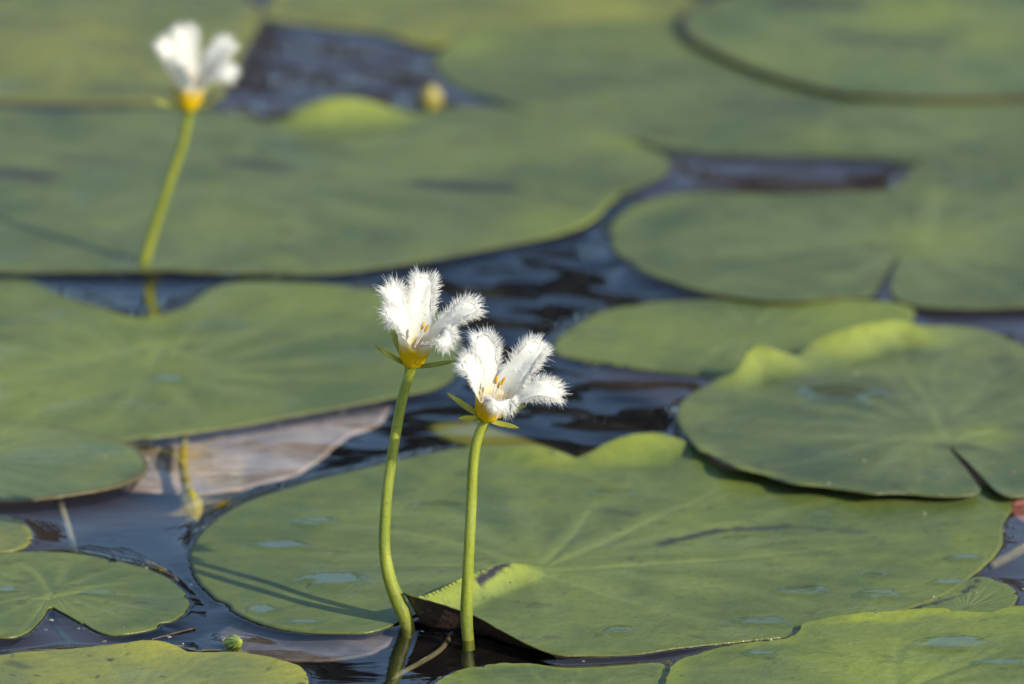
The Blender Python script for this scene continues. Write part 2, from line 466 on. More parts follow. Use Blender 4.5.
pad('biggest pad in front, with a dark upturned lobe behind the two stems', 'green', 0.0009, (541, 564), [
 (529, 569, 0, 0), (505, 579), (470, 593), (420, 614), (376, 629), (350, 631), (300, 630), (255, 620), (222, 602), (198, 579), (190, 556), (200, 535),
 (226, 512), (270, 492), (330, 474), (400, 458), (460, 449), (500, 446, 1.2, .25), (535, 444, 2.2, .6), (558, 450, 1.6, .5), (575, 460, .2), (588, 453, 1.2, .4),
 (612, 439, 2.8, .6), (640, 432, 3.6, .7), (668, 435, 2.6, .4), (692, 446, 1.2, .2), (720, 464, .5), (748, 471), (790, 470), (860, 474), (930, 478), (985, 482), (1008, 491),
 (1012, 505), (1004, 520), (1001, 545, 0, .3), (988, 562), (962, 582), (930, 600), (880, 614), (806, 626), (795, 634), (740, 641), (690, 647), (640, 653), (590, 655),
 (560, 653, .4, 0, 3), (535, 645, 1.1, 0, 2.5), (505, 630, 2.3, 0, 2.0), (470, 612, 3.5, 0, 2.0), (432, 600, 5.2, 0, 2.2), (402, 591, 6.0, 0, 2.6),
 (420, 597, 5, .1, 3), (447, 599, 3.6, .6, 4.5), (480, 582, 3.6, .9, 4.8), (505, 568, 3.2, 1, 4.8), (521, 563, 2.4, 1, 5), (531, 566, 1, .8, 5)],
 n=420, rings=70, stain_reflections=[G(660, 545, 715, 530, 1.6, .8), G(715, 530, 785, 525, 1.6, .75), G(785, 525, 860, 531, 1.2, .5), G(600, 508, 630, 512, 2.2, .4), (*P(478, 586, .0028)[:2], *P(509, 569, .0026)[:2], .0008, 1.0)], jag=0.0002, yel_spots=[(545,575,9,.35),(965,540,6,.45),(700,500,14,.2)], ribs=[([(541,567),(600,545),(660,518),(720,490),(800,474)],1.1),([(541,566),(572,535),(590,512),(600,500)],.9),([(545,570),(640,566),(760,556),(860,545),(960,530)],1.0),([(545,574),(600,592),(680,616),(760,630)],.9),([(535,566),(470,545),(380,530),(290,520)],.9),([(530,568),(440,566),(330,566)],.9)])  # the long curved streak paints a dark reflection along a crease
pad('yellow-edged pad filling the bottom right corner', 'lime', 0.0018, (895, 692), [
 (664, 694), (667, 672), (680, 660), (730, 645), (785, 638), (800, 629), (806, 622), (850, 614, .5, .5, 6), (900, 610, .6, .6, 6), (935, 608, .5, .5, 6), (985, 612, .2), (1024, 606),
 (1100, 612), (1180, 640), (1205, 690), (1150, 740), (1000, 770), (850, 765), (720, 740), (672, 712)], jag=0.00045, yel_spots=[(890,670,15,.5),(1000,625,10,.25)], ribs=[([(895,690),(895,660),(905,625)],1.2),([(895,690),(830,665),(770,650)],1.0),([(900,690),(980,660),(1024,640)],1.0)])
pad('pale green pad cut off by the bottom edge, in front of the dark upturned lobe', 'lime', 0.0009, (560, 702), [
 (428, 694), (445, 675), (480, 664), (520, 661), (570, 667), (620, 665), (658, 663), (668, 672), (670, 695), (655, 722), (600, 745), (520, 748), (450, 728)], n=200)
pad('yellowing pad with a pinkish dead patch, in the bottom left corner', 'yellow', 0.0011, (125, 704), [
 (-55, 690), (-25, 662, 0, .3), (20, 653), (70, 649), (120, 643, .8, .5), (155, 640, 1.2, .6), (178, 648, .6, .3), (193, 655), (240, 652), (280, 658, .4, .4), (302, 668, 0, .6), (308, 684),
 (295, 710), (230, 740), (100, 752), (0, 738), (-50, 712)], stain_reflections=[G(8, 664, 24, 668, 1.6, .45)], jag=0.00035, yel_spots=[(150,652,9,.4),(290,672,7,.6),(60,665,10,.3)])
pad('small smooth pad at the left edge with an open heart-shaped notch', 'green', 0.0009, (53, 592), [
 (50, 608), (62, 612), (86, 624), (110, 633), (150, 629), (178, 617), (189, 602), (182, 588), (160, 574), (120, 562), (70, 554), (10, 553), (-50, 560), (-85, 580),
 (-95, 600), (-80, 620), (-40, 634), (5, 638), (26, 633), (42, 618)], ribs=[([(53,598),(90,590),(150,590)],.8),([(52,598),(40,575),(20,560)],.8),([(50,600),(0,600)],.8)])
pad('tiny sliver of a pad at the left edge, above the heart-notched pad', 'yellow', 0.0009, (-25, 535), [
 (-60, 521), (0, 515), (22, 522), (32, 536), (25, 547), (0, 552), (-60, 555), (-95, 540)], n=140, rings=26)
pad('green pad at the left edge overlapping a larger ribbed pad beside the drowned leaf', 'brown', 0.0019, (-40, 458), [
 (-150, 440), (-60, 421), (0, 421), (60, 428), (115, 439), (140, 450), (149, 464), (140, 476), (110, 488), (60, 496), (0, 501), (-80, 505), (-150, 492), (-185, 466)], yel_spots=[(10,432,9,.5),(90,470,8,.25)])
pad('wide ribbed pad at the left whose notch holds the far flower stem', 'green', 0.0009, (160, 374), [
 (-200, 300), (-100, 280), (0, 277), (30, 280), (55, 292), (95, 307), (140, 318), (182, 308), (210, 290), (235, 282), (280, 280), (340, 284), (400, 297), (440, 315), (457, 335),
 (462, 355), (455, 375), (430, 390), (385, 400), (330, 409), (260, 420), (190, 431), (120, 441), (0, 455), (-120, 440), (-210, 400), (-240, 350)], n=320, yel_spots=[(20,395,20,.4),(146,318,7,.6),(120,352,14,.3),(330,300,14,.25)], ribs=[([(165,344),(120,352),(60,366),(0,385),(-80,400)],2.0),([(170,343),(260,330),(340,330),(430,345)],1.3),([(160,348),(140,380),(120,420)],1.2),([(165,346),(220,370),(300,390)],1.2)])
pad('very wide pad behind the far stem with a raised yellow fold on its back edge', 'grey', 0.0017, (230, 175), [
 (-200, 130), (-100, 104), (0, 107), (60, 111), (150, 107), (235, 112), (280, 124, .5), (298, 110, 3, .5), (322, 99, 5, .9), (355, 97, 5, .9), (385, 106, 3, .7), (405, 114, .6, .2), (460, 107), (520, 111),
 (590, 127), (625, 138, .5, .6, 6), (650, 148), (668, 158), (665, 172), (640, 185), (612, 200, .6, .6), (592, 219, .5, .8), (560, 232), (490, 247), (420, 260), (340, 270), (250, 272), (140, 270), (0, 269), (-120, 262),
 (-220, 230), (-250, 180)], n=320, stain_reflections=[G(425, 187, 505, 192, 4, .8), G(236, 166, 280, 173, 4, .7), G(5, 178, 40, 181, 5, .9), G(560, 205, 585, 208, 4, .3), G(70, 160, 120, 166, 4, .35), G(300, 150, 340, 152, 4, .3)], yel_spots=[(575,220,16,.7),(628,137,9,.8),(220,218,16,.4),(470,150,14,.3)])
pad('blurred pad in the top left corner behind the far flower', 'yellow', 0.0009, (80, 45), [
 (-150, 60), (-100, 20), (0, -5), (120, -15), (220, -8), (262, 10), (256, 28), (242, 55), (228, 85), (190, 100), (110, 103), (0, 101), (-100, 94)], n=200, rings=30, yel_spots=[(60,60,22,.35),(90,30,14,.3)], stain_reflections=[G(0, 20, 60, 24, 7, .35), G(110, 90, 190, 94, 6, .4), G(130, 50, 180, 55, 6, .25)])
pad('broad grey-green pad across the upper right, partly under another pad', 'grey', 0.0009, (830, 105), [
 (434, 62, 0, .3), (445, 45, .5, .4), (480, 30), (560, 22), (650, 18), (740, 15), (860, 12), (1000, 18), (1150, 60), (1200, 110), (1120, 150), (1024, 162), (940, 164), (880, 160), (780, 153), (690, 149),
 (620, 138), (560, 122), (490, 100), (450, 82)], n=320, yel_spots=[(470,48,12,.5),(820,138,12,.4),(640,30,16,.3)], stain_reflections=[G(740, 105, 800, 112, 8, .25), G(520, 75, 620, 80, 8, .2)])
pad('brown-rimmed pad in the top right corner lying on the broad one', 'brown', 0.0020, (950, 28), [
 (680, 18, .35, 0, 4), (690, 38, .35, 0, 4), (722, 55, .35, 0, 4), (780, 77, .35, 0, 4), (840, 92, .3, 0, 4), (900, 98), (960, 99), (1050, 95), (1200, 80), (1250, 40), (1150, -10), (950, -25), (780, -15), (700, 2)], n=260, men=0.4, yel_spots=[(915,15,16,.8),(990,35,14,.5),(800,50,12,.2)], stain_reflections=[G(785, 4, 850, 10, 6, .7), G(840, 40, 930, 48, 6, .35)])
pad('farthest pad at the top middle, above the dark ripples', 'yellow', 0.0009, (470, -2), [
 (262, 14), (300, -20), (450, -35), (600, -30), (690, -5), (700, 12), (640, 20), (540, 26), (470, 38, 0, .4), (425, 44, .5, .5), (375, 32), (310, 24), (275, 20)], n=200, rings=30, yel_spots=[(600,10,18,.5),(350,10,14,.2)])
pad('right-hand pad with a narrow notch and pale midrib, behind the yellow-lobed pad', 'grey', 0.0018, (903, 247), [
 (897, 257), (889, 270), (882, 281), (872, 295), (840, 298), (780, 301), (720, 294), (660, 278), (622, 257), (608, 236), (618, 215, .4, .4), (650, 199, .4, .4), (700, 193), (780, 195), (850, 193),
 (885, 191), (905, 181), (914, 168), (940, 160), (1024, 156), (1150, 170), (1230, 210), (1220, 260), (1120, 298), (1024, 306), (940, 307), (905, 303), (892, 294), (892, 280), (897, 262)], n=320, yel_spots=[(935,243,11,.6),(932,195,6,.45),(640,203,9,.4)], ribs=[([(930,246),(938,220),(937,190),(935,168)],1.6),([(925,245),(850,235),(760,232),(680,235)],1.1),([(935,245),(980,255),(1024,265)],1.2)])
pad('smooth oval pad between the open water and the yellow-lobed pad', 'green', 0.0009, (750, 332), [
 (553, 347), (566, 331), (600, 313), (650, 303), (720, 299), (800, 299), (868, 301, .5, .6), (908, 306, 1, .7), (914, 318), (900, 338), (860, 362), (800, 386), (740, 380), (680, 371), (600, 362), (564, 355)], n=260, yel_spots=[(860,312,16,.6),(640,340,12,.2)])
pad('right-hand pad with two raised yellow-green lobes on its back edge', 'grey', 0.0026, (935, 432), [
 (950, 449), (963, 466), (981, 487), (960, 494), (905, 493), (870, 492, .9, 0, 7), (830, 489), (795, 482, 1.1, .1, 7), (770, 477), (735, 465, 1.5, .2, 7), (712, 456, .3), (697, 447, 1.1, .2, 6), (680, 428), (676, 412), (690, 394), (715, 382, .4), (734, 372, 2, .5, 6), (745, 353, 4, 1, 6), (760, 345, 5, 1, 6.5),
 (776, 351, 4, .8, 6), (795, 356, 2, .3), (812, 341, 3, .7), (850, 326, 4.6, 1, 7), (895, 320, 4, 1, 7), (915, 327, 2.4, .6), (950, 327, .4), (985, 330), (1024, 345), (1090, 380), (1120, 420), (1100, 460), (1050, 485),
 (1014, 494), (995, 488), (981, 473), (964, 457), (953, 448)], n=340, rings=56, stain_reflections=[G(940, 455, 966, 456, 2.4, .5), G(815, 395, 880, 398, 6, .30), G(835, 408, 868, 390, 4, .35), G(1000, 360, 1010, 380, 3, .2)], men=0.35, yel_spots=[(988,434,6,.7),(955,440,6,.35),(700,415,7,.3)], ribs=[([(950,440),(930,400),(905,365),(895,335)],1.2),([(950,440),(880,440),(790,436),(720,430)],1.0),([(958,440),(990,432),(1015,428)],1.1)])
pad('small half-hidden pad with a brown scar, at the right between two big pads', 'green', 0.0006, (966, 611), [
 (922, 607), (945, 593), (975, 577), (1000, 582), (1016, 592), (1012, 605), (985, 616), (940, 618)], n=140, rings=26, stain_reflections=[G(925, 604, 960, 594, .8, .8), G(960, 594, 978, 578, .8, .8)])

# ------------------------------------------------------------------ water
def build_water():
    st = 0.0006
    xs = np.arange(-0.165, 0.1651, st); ys = np.arange(1.12, 1.80, st)
    X, Y = np.meshgrid(xs, ys)
    Z = np.zeros_like(X); D = np.full_like(X, 0.02)
    lam = 0.0032
    src = list(EDGES)
    for (px, py) in ((409, 629), (468, 643), (144, 270), (238, 646)):
        q = P(px, py); src.append((q.x, q.y, 0.0009))
    for (x, y, z) in src:
        i0, i1 = np.searchsorted(xs, (x - 0.011, x + 0.011)); j0, j1 = np.searchsorted(ys, (y - 0.011, y + 0.011))
        if i1 <= i0 or j1 <= j0: continue
        d = np.hypot(X[j0:j1, i0:i1] - x, Y[j0:j1, i0:i1] - y)
        Z[j0:j1, i0:i1] = np.maximum(Z[j0:j1, i0:i1], z * np.exp(-d / lam))
        D[j0:j1, i0:i1] = np.minimum(D[j0:j1, i0:i1], d)
    inside = np.zeros(X.shape, bool)
    for p in POLYS:
        i0, i1 = np.searchsorted(xs, (p[:, 0].min(), p[:, 0].max())); j0, j1 = np.searchsorted(ys, (p[:, 1].min(), p[:, 1].max()))
        if i1 <= i0 or j1 <= j0: continue
        x = X[j0:j1, i0:i1]; y = Y[j0:j1, i0:i1]; ins = np.zeros(x.shape, bool)
        a = p; b = np.roll(p, -1, 0)
        for (ax, ay), (bx, by) in zip(a, b):
            if ay == by: continue
            c = ((ay > y) != (by > y)) & (x < (bx - ax) * (y - ay) / (by - ay) + ax)
            ins ^= c
        inside[j0:j1, i0:i1] |= ins
    # ripples: strong on the open water in the middle, nearly still between the pads
    amp = np.full_like(X, 0.05)
    for (px, py, rad, a) in ((600, 270, 0.07, 1.0), (520, 330, 0.05, 1.0), (330, 70, 0.05, 0.9), (600, 400, 0.04, 0.9), (760, 170, 0.05, .7)):
        q = P(px, py)
        amp = np.maximum(amp, a * np.exp(-((X - q.x) ** 2 + ((Y - q.y) / 1.3) ** 2) / (rad * rad)))
    rw = np.random.RandomState(4)
    rp = np.zeros_like(X)
    for _ in range(36):
        la = rw.uniform(0.0065, 0.026); th = rw.normal(0.14, 0.36); ph = rw.uniform(0, 6.283)
        rp += la * 0.0024 * np.sin(2 * np.pi * (X * np.sin(th) + Y * np.cos(th)) / la + ph + 1.2 * np.sin(X * 60 + ph))
    fade = np.clip(1 - np.exp(-D / 0.004), 0, 1)
    Z = Z + rp * amp * fade
    Z = np.where(inside, -0.0013 * np.clip(D / 0.002, 0, 1) + Z * np.clip(1 - D / 0.002, 0, 1), Z)
    bx = np.minimum(np.minimum(X - xs[0], xs[-1] - X), np.minimum(Y - ys[0], ys[-1] - Y))
    Z *= np.clip(bx / 0.01, 0, 1)
    ny, nx = X.shape
    co = np.stack([X, Y, Z], 2).reshape(-1, 3)
    ii = np.arange(ny * nx).reshape(ny, nx)
    q = np.stack([ii[:-1, :-1], ii[:-1, 1:], ii[1:, 1:], ii[1:, :-1]], 2).reshape(-1, 4)
    B = 120.0
    outer = np.array([(-B, -B, 0), (B, -B, 0), (B, B, 0), (-B, B, 0)])
    o0 = len(co); co = np.vstack([co, outer])
    c = [ii[0, 0], ii[0, -1], ii[-1, -1], ii[-1, 0]]
    extra = np.array([(o0 + k, o0 + (k + 1) % 4, c[(k + 1) % 4], c[k]) for k in range(4)])
    q = np.vstack([q, extra])
    me = bpy.data.meshes.new('pond_water')
    me.vertices.add(len(co)); me.vertices.foreach_set('co', co.astype(np.float32).ravel())
    me.loops.add(q.size); me.loops.foreach_set('vertex_index', q.astype(np.int32).ravel())
    me.polygons.add(len(q)); me.polygons.foreach_set('loop_start', np.arange(0, q.size, 4, dtype=np.int32))
    me.polygons.foreach_set('use_smooth', [True] * len(q))
    me.materials.append(WATER); me.update(); me.validate()
    o = bpy.data.objects.new('water', me); COL.objects.link(o); tag(o, kind='structure')
build_water()
bed = link('pond_bed', [(-120, -120, -.07), (120, -120, -.07), (120, 120, -.07), (-120, 120, -.07)], [(0, 1, 2, 3)], BED)
tag(bed, kind='structure')

# ------------------------------------------------------------------ far bank of trees, seen mirrored in the ripples
def far_wood():
    rw = np.random.RandomState(11)
    verts, faces = [], []
    for ci in range(390):
        x = rw.uniform(-24, 24); y = 34 + rw.uniform(-3, 8)
        top = 9.0 + 0.8 * math.sin(x * 0.55 + 1.0) + 0.5 * math.sin(x * 1.7) + rw.normal(0, .5) + (y - 34) * .2
        base = rw.uniform(0.0, 0.5)
        cz = top * rw.uniform(0.15, 0.93) ; rad = rw.uniform(0.7, 1.2)
        if ci >= 340:        # an unseen taller crown, shaped to darken the middle water's reflection
            x = 0.4 + rw.normal(0, .55); y = 34 + rw.normal(0, .6); cz = rw.uniform(8.0, 10.5) - abs(x - .4) * .8; rad = rw.uniform(.4, .7)
        for _ in range(110):
            d = rw.normal(0, 1, 3); d /= np.linalg.norm(d) + 1e-9
            c = np.array([x, y, cz]) + d * rad * rw.uniform(.35, 1.0) ** .5 * np.array([1.3, 1.0, .8])
            if c[2] < 0.05: continue
            a = rw.normal(0, 1, 3); a /= np.linalg.norm(a); b = np.cross(a, rw.normal(0, 1, 3)); b /= np.linalg.norm(b)
            sz = rw.uniform(.10, .26)
            k = len(verts)
            verts += [c - a * sz, c + b * sz * .5, c + a * sz, c - b * sz * .5]; faces.append((k, k + 1, k + 2, k + 3))
        # a stem under each clump
        k = len(verts)
        for h, r in ((-.3, .14), (cz, .05)):
            for j in range(5): verts.append((x + r * math.cos(j * 1.2566), y + r * math.sin(j * 1.2566), h))
        faces += [(k + j, k + (j + 1) % 5, k + 5 + (j + 1) % 5, k + 5 + j) for j in range(5)]
    o = link('far_wood', verts, faces, WOOD, smooth=False)
    tag(o, 'dark wood on the far bank, seen only mirrored in the rippled water', 'wood', kind='stuff')
    b = link('far_bank', [(-60, 29, -.3), (60, 29, -.3), (60, 31, .35), (-60, 31, .35), (60, 90, .6), (-60, 90, .6)], [(0, 1, 2, 3), (3, 2, 4, 5)], WOOD, smooth=False)
    tag(b, kind='structure')
far_wood()


# ------------------------------------------------------------------ small builders
def tube(name, pts, rad, mat, parent=None, seg=14, sub=6):
    """tapered tube through 3-D points"""
    p = np.array([tuple(v) for v in pts]); r = np.array(rad, float); m = len(p)
    ext = np.vstack([2 * p[0] - p[1], p, 2 * p[-1] - p[-2]])
    C_, R_ = [], []
    for i in range(m - 1):
        a, b, c, d = ext[i:i + 4]
        for s in np.linspace(0, 1, sub, endpoint=False):
            C_.append(0.5 * (2 * b + (c - a) * s + (2 * a - 5 * b + 4 * c - d) * s * s + (3 * b - a - 3 * c + d) * s ** 3))
            R_.append(r[i] + (r[i + 1] - r[i]) * (s * s * (3 - 2 * s)))
    C_.append(p[-1]); R_.append(r[-1])
    C_ = np.array(C_)
    verts, faces = [], []
    T = np.gradient(C_, axis=0)
    ref = Vector((0.2, 1, 0.1))
    for k, (c, rr) in enumerate(zip(C_, R_)):
        t = Vector(T[k]).normalized(); a = t.cross(ref).normalized(); b = t.cross(a)
        for j in range(seg):
            th = 2 * math.pi * j / seg
            verts.append(Vector(c) + (a * math.cos(th) + b * math.sin(th)) * rr)
    for k in range(len(C_) - 1):
        for j in range(seg):
            faces.append((k * seg + j, k * seg + (j + 1) % seg, (k + 1) * seg + (j + 1) % seg, (k + 1) * seg + j))
    faces.append(tuple(range(seg))[::-1]); faces.append(tuple((len(C_) - 1) * seg + j for j in range(seg)))
    return link(name, verts, faces, mat, parent)

def blade(o_, tip, side, w, bend, n=10, m=6, cup=0.25, tk=0.00025):
    """leaf-shaped blade from o_ to tip; returns verts, faces"""
    verts, faces = [], []
    ax = tip - o_; nrm = ax.cross(side).normalized()
    for layer in (0, 1):
        for k in range(n + 1):
            t = k / n
            c = o_ + ax * t + bend * (4 * t * (1 - t)) * 0.5
            ww = w * (math.sin(math.pi * min(1, 0.16 + 0.84 * t)) ** 0.7 if t < 1 else 0.04)
            for j in range(m + 1):
                s = -1 + 2 * j / m
                verts.append(c + side * (s * ww) + nrm * (cup * ww * s * s) - nrm * (tk * layer * (1 - abs(s)) ) - nrm * 0.00002 * layer)
    N1 = (n + 1) * (m + 1)
    for layer in (0, 1):
        for k in range(n):
            for j in range(m):
                a = layer * N1 + k * (m + 1) + j
                f = (a, a + 1, a + m + 2, a + m + 1)
                faces.append(f if layer else f[::-1])
    ring = [k * (m + 1) for k in range(n + 1)], [k * (m + 1) + m for k in range(n + 1)]
    for rg in ring:
        for a, b in zip(rg[:-1], rg[1:]): faces.append((a, b, b + N1, a + N1))
    return verts, faces

def hair(verts, faces, tv, root, d, L, rad, curl, tval):
    """one soft fringe hair: a curved three-sided taper"""
    d = d.normalized(); a = d.orthogonal().normalized(); b = d.cross(a)
    base = len(verts)
    for (s, rr) in ((0, 1), (0.5, 0.75), (1, 0.2)):
        c = root + d * (L * s) + curl * (L * s * s)
        for j in range(3):
            th = 2.094 * j
            verts.append(c + (a * math.cos(th) + b * math.sin(th)) * (rad * rr)); tv.append(2.0)
    for s in (0, 3):
        for j in range(3):
            faces.append((base + s + j, base + s + (j + 1) % 3, base + s + 3 + (j + 1) % 3, base + s + 3 + j))
    faces.append((base + 6, base + 7, base + 8))

def petal(parent, O, axis, tip, w, seed, tube_h, tube_r, hairs=1.0, back=0.0016):
    rg = random.Random(seed)
    rel = tip - O; along = rel.dot(axis)
    out = (rel - axis * along).normalized()
    side0 = axis.cross(out).normalized()
    p0 = O + axis * (tube_h * 0.3) + out * tube_r * 0.93
    p1 = O + axis * (tube_h * 2.05) + out * (tube_r * 1.5)
    p3 = tip
    p2 = p1.lerp(p3, 0.60) + axis * back * 1.3 - out * 0.0004
    n, m = 26, 10
    verts, faces, tv = [], [], []
    frames = []
    for k in range(n + 1):
        t = k / n
        c = p0 * (1 - t) ** 3 + p1 * (3 * t * (1 - t) ** 2) + p2 * (3 * t * t * (1 - t)) + p3 * t ** 3
        d = (p1 - p0) * (3 * (1 - t) ** 2) + (p2 - p1) * (6 * t * (1 - t)) + (p3 - p2) * (3 * t * t)
        d.normalize()
        sd_ = (side0 - d * side0.dot(d)).normalized()
        nr = sd_.cross(d).normalized()
        if nr.dot(axis) + 0.3 * nr.dot(-out) < 0: nr = -nr
        nr = (nr + Vector((0.15, -0.9, 0.25)) * min(1, max(0, t - .2) * 1.6)).normalized()
        sd_ = d.cross(nr).normalized(); nr = sd_.cross(d).normalized()
        if sd_.dot(side0) < 0: sd_ = -sd_
        ww = w * float(np.interp(t, (0, .18, .34, .5, .68, .88, 1), (.88, 1.06, 1.14, .88, .72, .66, .50)))
        if t > 0.88: ww *= math.sqrt(max(0.02, 1 - ((t - 0.88) / 0.12) ** 2))
        frames.append((c, d, sd_, nr, ww, t))
    for layer in (0, 1):
        for (c, d, sd_, nr, ww, t) in frames:
            cup = 0.55 * (1 - min(1, t / 0.5)) + 0.08
            for j in range(m + 1):
                s = -1 + 2 * j / m
                wav = 0.00022 * math.sin(t * 15 + s * 3 + seed) * min(1, t * 2)
                v = c + sd_ * (s * ww) + nr * (cup * ww * s * s + wav * abs(s)) - nr * (0.0003 * layer * (1 - s * s) + 0.00004 * layer)
                if layer == 0 and abs(s) < 0.3: v = v - nr * 0.00012 * min(1, t * 2)
                verts.append(v); tv.append(min(1.0, t + (0.17 if layer == 0 else 0.0)))
    N1 = (n + 1) * (m + 1)
    for layer in (0, 1):
        for k in range(n):
            for j in range(m):
                a = layer * N1 + k * (m + 1) + j
                f = (a, a + 1, a + m + 2, a + m + 1)
                faces.append(f if layer else f[::-1])
    for rgm in ([k * (m + 1) for k in range(n + 1)], [k * (m + 1) + m for k in range(n + 1)]):
        for a, b in zip(rgm[:-1], rgm[1:]): faces.append((a, b, b + N1, a + N1))
    def at(t, s):
        f = t * n; k = min(n - 1, int(f)); u = f - k
        A, B = frames[k], frames[k + 1]
        cup = 0.55 * (1 - min(1, t / 0.5)) + 0.08
        c = A[0].lerp(B[0], u); ww = A[4] + (B[4] - A[4]) * u
        return c + A[2] * (s * ww) + A[3] * (cup * ww * s * s), A[1], A[2], A[3]
    if hairs:
        for i in range(int(640 * hairs)):           # along the margins and round the tip
            t = 0.33 + 0.67 * rg.random() ** 0.8; sgn = rg.choice((-1, 1))
            root, d, sd_, nr = at(t, sgn * (0.97 - 0.12 * rg.random()))
            dr = sd_ * sgn * (1.0 - 0.45 * max(0, t - .8) * 5) + d * (0.35 + 1.5 * max(0, t - 0.8) * 3) + nr * rg.uniform(-0.25, 0.6) + Vector((rg.gauss(0, .2), rg.gauss(0, .2), rg.gauss(0, .2)))
            L = rg.uniform(0.0006, 0.0013) * (0.6 + 0.6 * min(1, (t - 0.3) / 0.3))
            hair(verts, faces, tv, root, dr, L, 0.00005, (d * .3 + Vector((rg.gauss(0, .25), rg.gauss(0, .25), rg.gauss(0, .25)))), 1)
        for i in range(int(120 * hairs)):            # the tip
            root, d, sd_, nr = at(0.985, rg.uniform(-1, 1))
            dr = d + sd_ * rg.uniform(-0.9, 0.9) + nr * rg.uniform(-0.3, 0.5)
            hair(verts, faces, tv, root, dr, rg.uniform(0.0004, 0.0009), 0.00005, Vector((rg.gauss(0, .3), rg.gauss(0, .3), rg.gauss(0, .3))), 1)
        for i in range(int(22 * hairs)):           # on the inner face
            t = 0.4 + 0.58 * rg.random(); s = rg.uniform(-0.85, 0.85)
            root, d, sd_, nr = at(t, s)
            dr = nr + sd_ * (s * 0.9) + d * 0.5 + Vector((rg.gauss(0, .3), rg.gauss(0, .3), rg.gauss(0, .3)))
            hair(verts, faces, tv, root, dr, rg.uniform(0.0003, 0.0006), 0.00006, Vector((rg.gauss(0, .3), rg.gauss(0, .3), rg.gauss(0, .3))), 1)
    o = link('petal', verts, faces, PETAL, parent)
    fattr(o.data, 't', tv)
    return o

def frame(x, t, z):        # millimetres right, towards the viewer, up
    return Vector((x, -t, z)) * 0.001

def flower(label, base_px, stem_px, stem_r, axis, petals, sepals, stamen, w, seed, sc=1.0, mat=STEM, hairs=1.0):
    b = P(*base_px)
    root = empty('water_snowflake', b)
    tag(root, label, 'flower', 'white fringed flowers standing on stems above the pads')
    pts = [b - Vector((0, 0, 0.03)) + Vector((0.004, 0.01, 0)), b - Vector((0, 0, 0.008)) + Vector((0.001, 0.001, 0))]
    pts += [PV(px, py, b.y + dy) for (px, py, dy) in stem_px]
    tube('stem', pts, stem_r, mat, root)
    O = pts[-1]; axis = frame(*axis).normalized()
    th, tr = 0.0032 * sc, 0.0021 * sc
    # corolla tube: a funnel, yellow in the throat
    seg = 30; verts, faces, tv = [], [], []
    a = axis.orthogonal().normalized(); bb = axis.cross(a)
    prof = [(-0.0004, 0.0012, 0), (0.0, 0.0016, 0), (0.0010, 0.00195, 0), (0.0022, 0.0022, .0), (0.0030, 0.0025, .05), (0.0040, 0.0029, .14)]
    prof2 = [(h, r - 0.0002, max(t, 0.22 if h > .0005 else 0)) for (h, r, t) in prof[::-1]]
    for (h, r, t) in prof + prof2:
        for j in range(seg):
            an = 2 * math.pi * j / seg
            fl = 1 + 0.05 * math.cos(5 * an)
            verts.append(O + axis * h * sc + (a * math.cos(an) + bb * math.sin(an)) * r * sc * fl); tv.append(t)
    for k in range(len(prof) * 2 - 1):
        for j in range(seg):
            faces.append((k * seg + j, k * seg + (j + 1) % seg, (k + 1) * seg + (j + 1) % seg, (k + 1) * seg + j))
    o = link('corolla_tube', verts, faces, PETAL, root); fattr(o.data, 't', tv)
    for i, (x, t, z) in enumerate(petals):
        petal(root, O, axis, O + frame(x, t, z) * 0.93, w * (1 + 0.06 * math.sin(i * 2.1)), seed * 10 + i, th, tr, hairs)
    for (x, t, z) in sepals:
        tip = O + frame(x, t, z)
        ax = tip - O; out = (ax - axis * ax.dot(axis)).normalized()
        v, f = blade(O + out * 0.0012 - axis * 0.0004, tip, axis.cross(out).normalized(), 0.00085 * sc, axis * -0.0006 + Vector((0, 0, 0)), cup=0.35)
        link('sepal', v, f, SEPAL, root)
    for (x, t, z) in stamen:
        c = O + frame(x, t, z)
        fil0 = O + axis * 0.003
        d = (c - fil0); dn = d.normalized(); e1 = dn.orthogonal().normalized(); e2 = dn.cross(e1)
        def spin(pr):
            v, f = [], []
            for (q_, r) in pr:
                for j in range(8):
                    an = math.pi * j / 4
                    v.append(fil0 + d * q_ + (e1 * math.cos(an) + e2 * math.sin(an) * 0.8) * r)
            for k in range(len(pr) - 1):
                for j in range(8): f.append((k * 8 + j, k * 8 + (j + 1) % 8, (k + 1) * 8 + (j + 1) % 8, (k + 1) * 8 + j))
            return v, f
        st = link('stamen', *spin([(0, .00014), (.6, .00012), (.78, .0001)]), PETAL, root)
        fattr(st.data, 't', [1.0] * len(st.data.vertices))
        an_ = link('anther', *spin([(.74, .00005), (.78, .0002), (.88, .0003), (1.0, .00027), (1.1, .00006)]), ANTHER, None)
        for vv in an_.data.vertices: vv.co -= root.location
        an_.parent = st
    return root

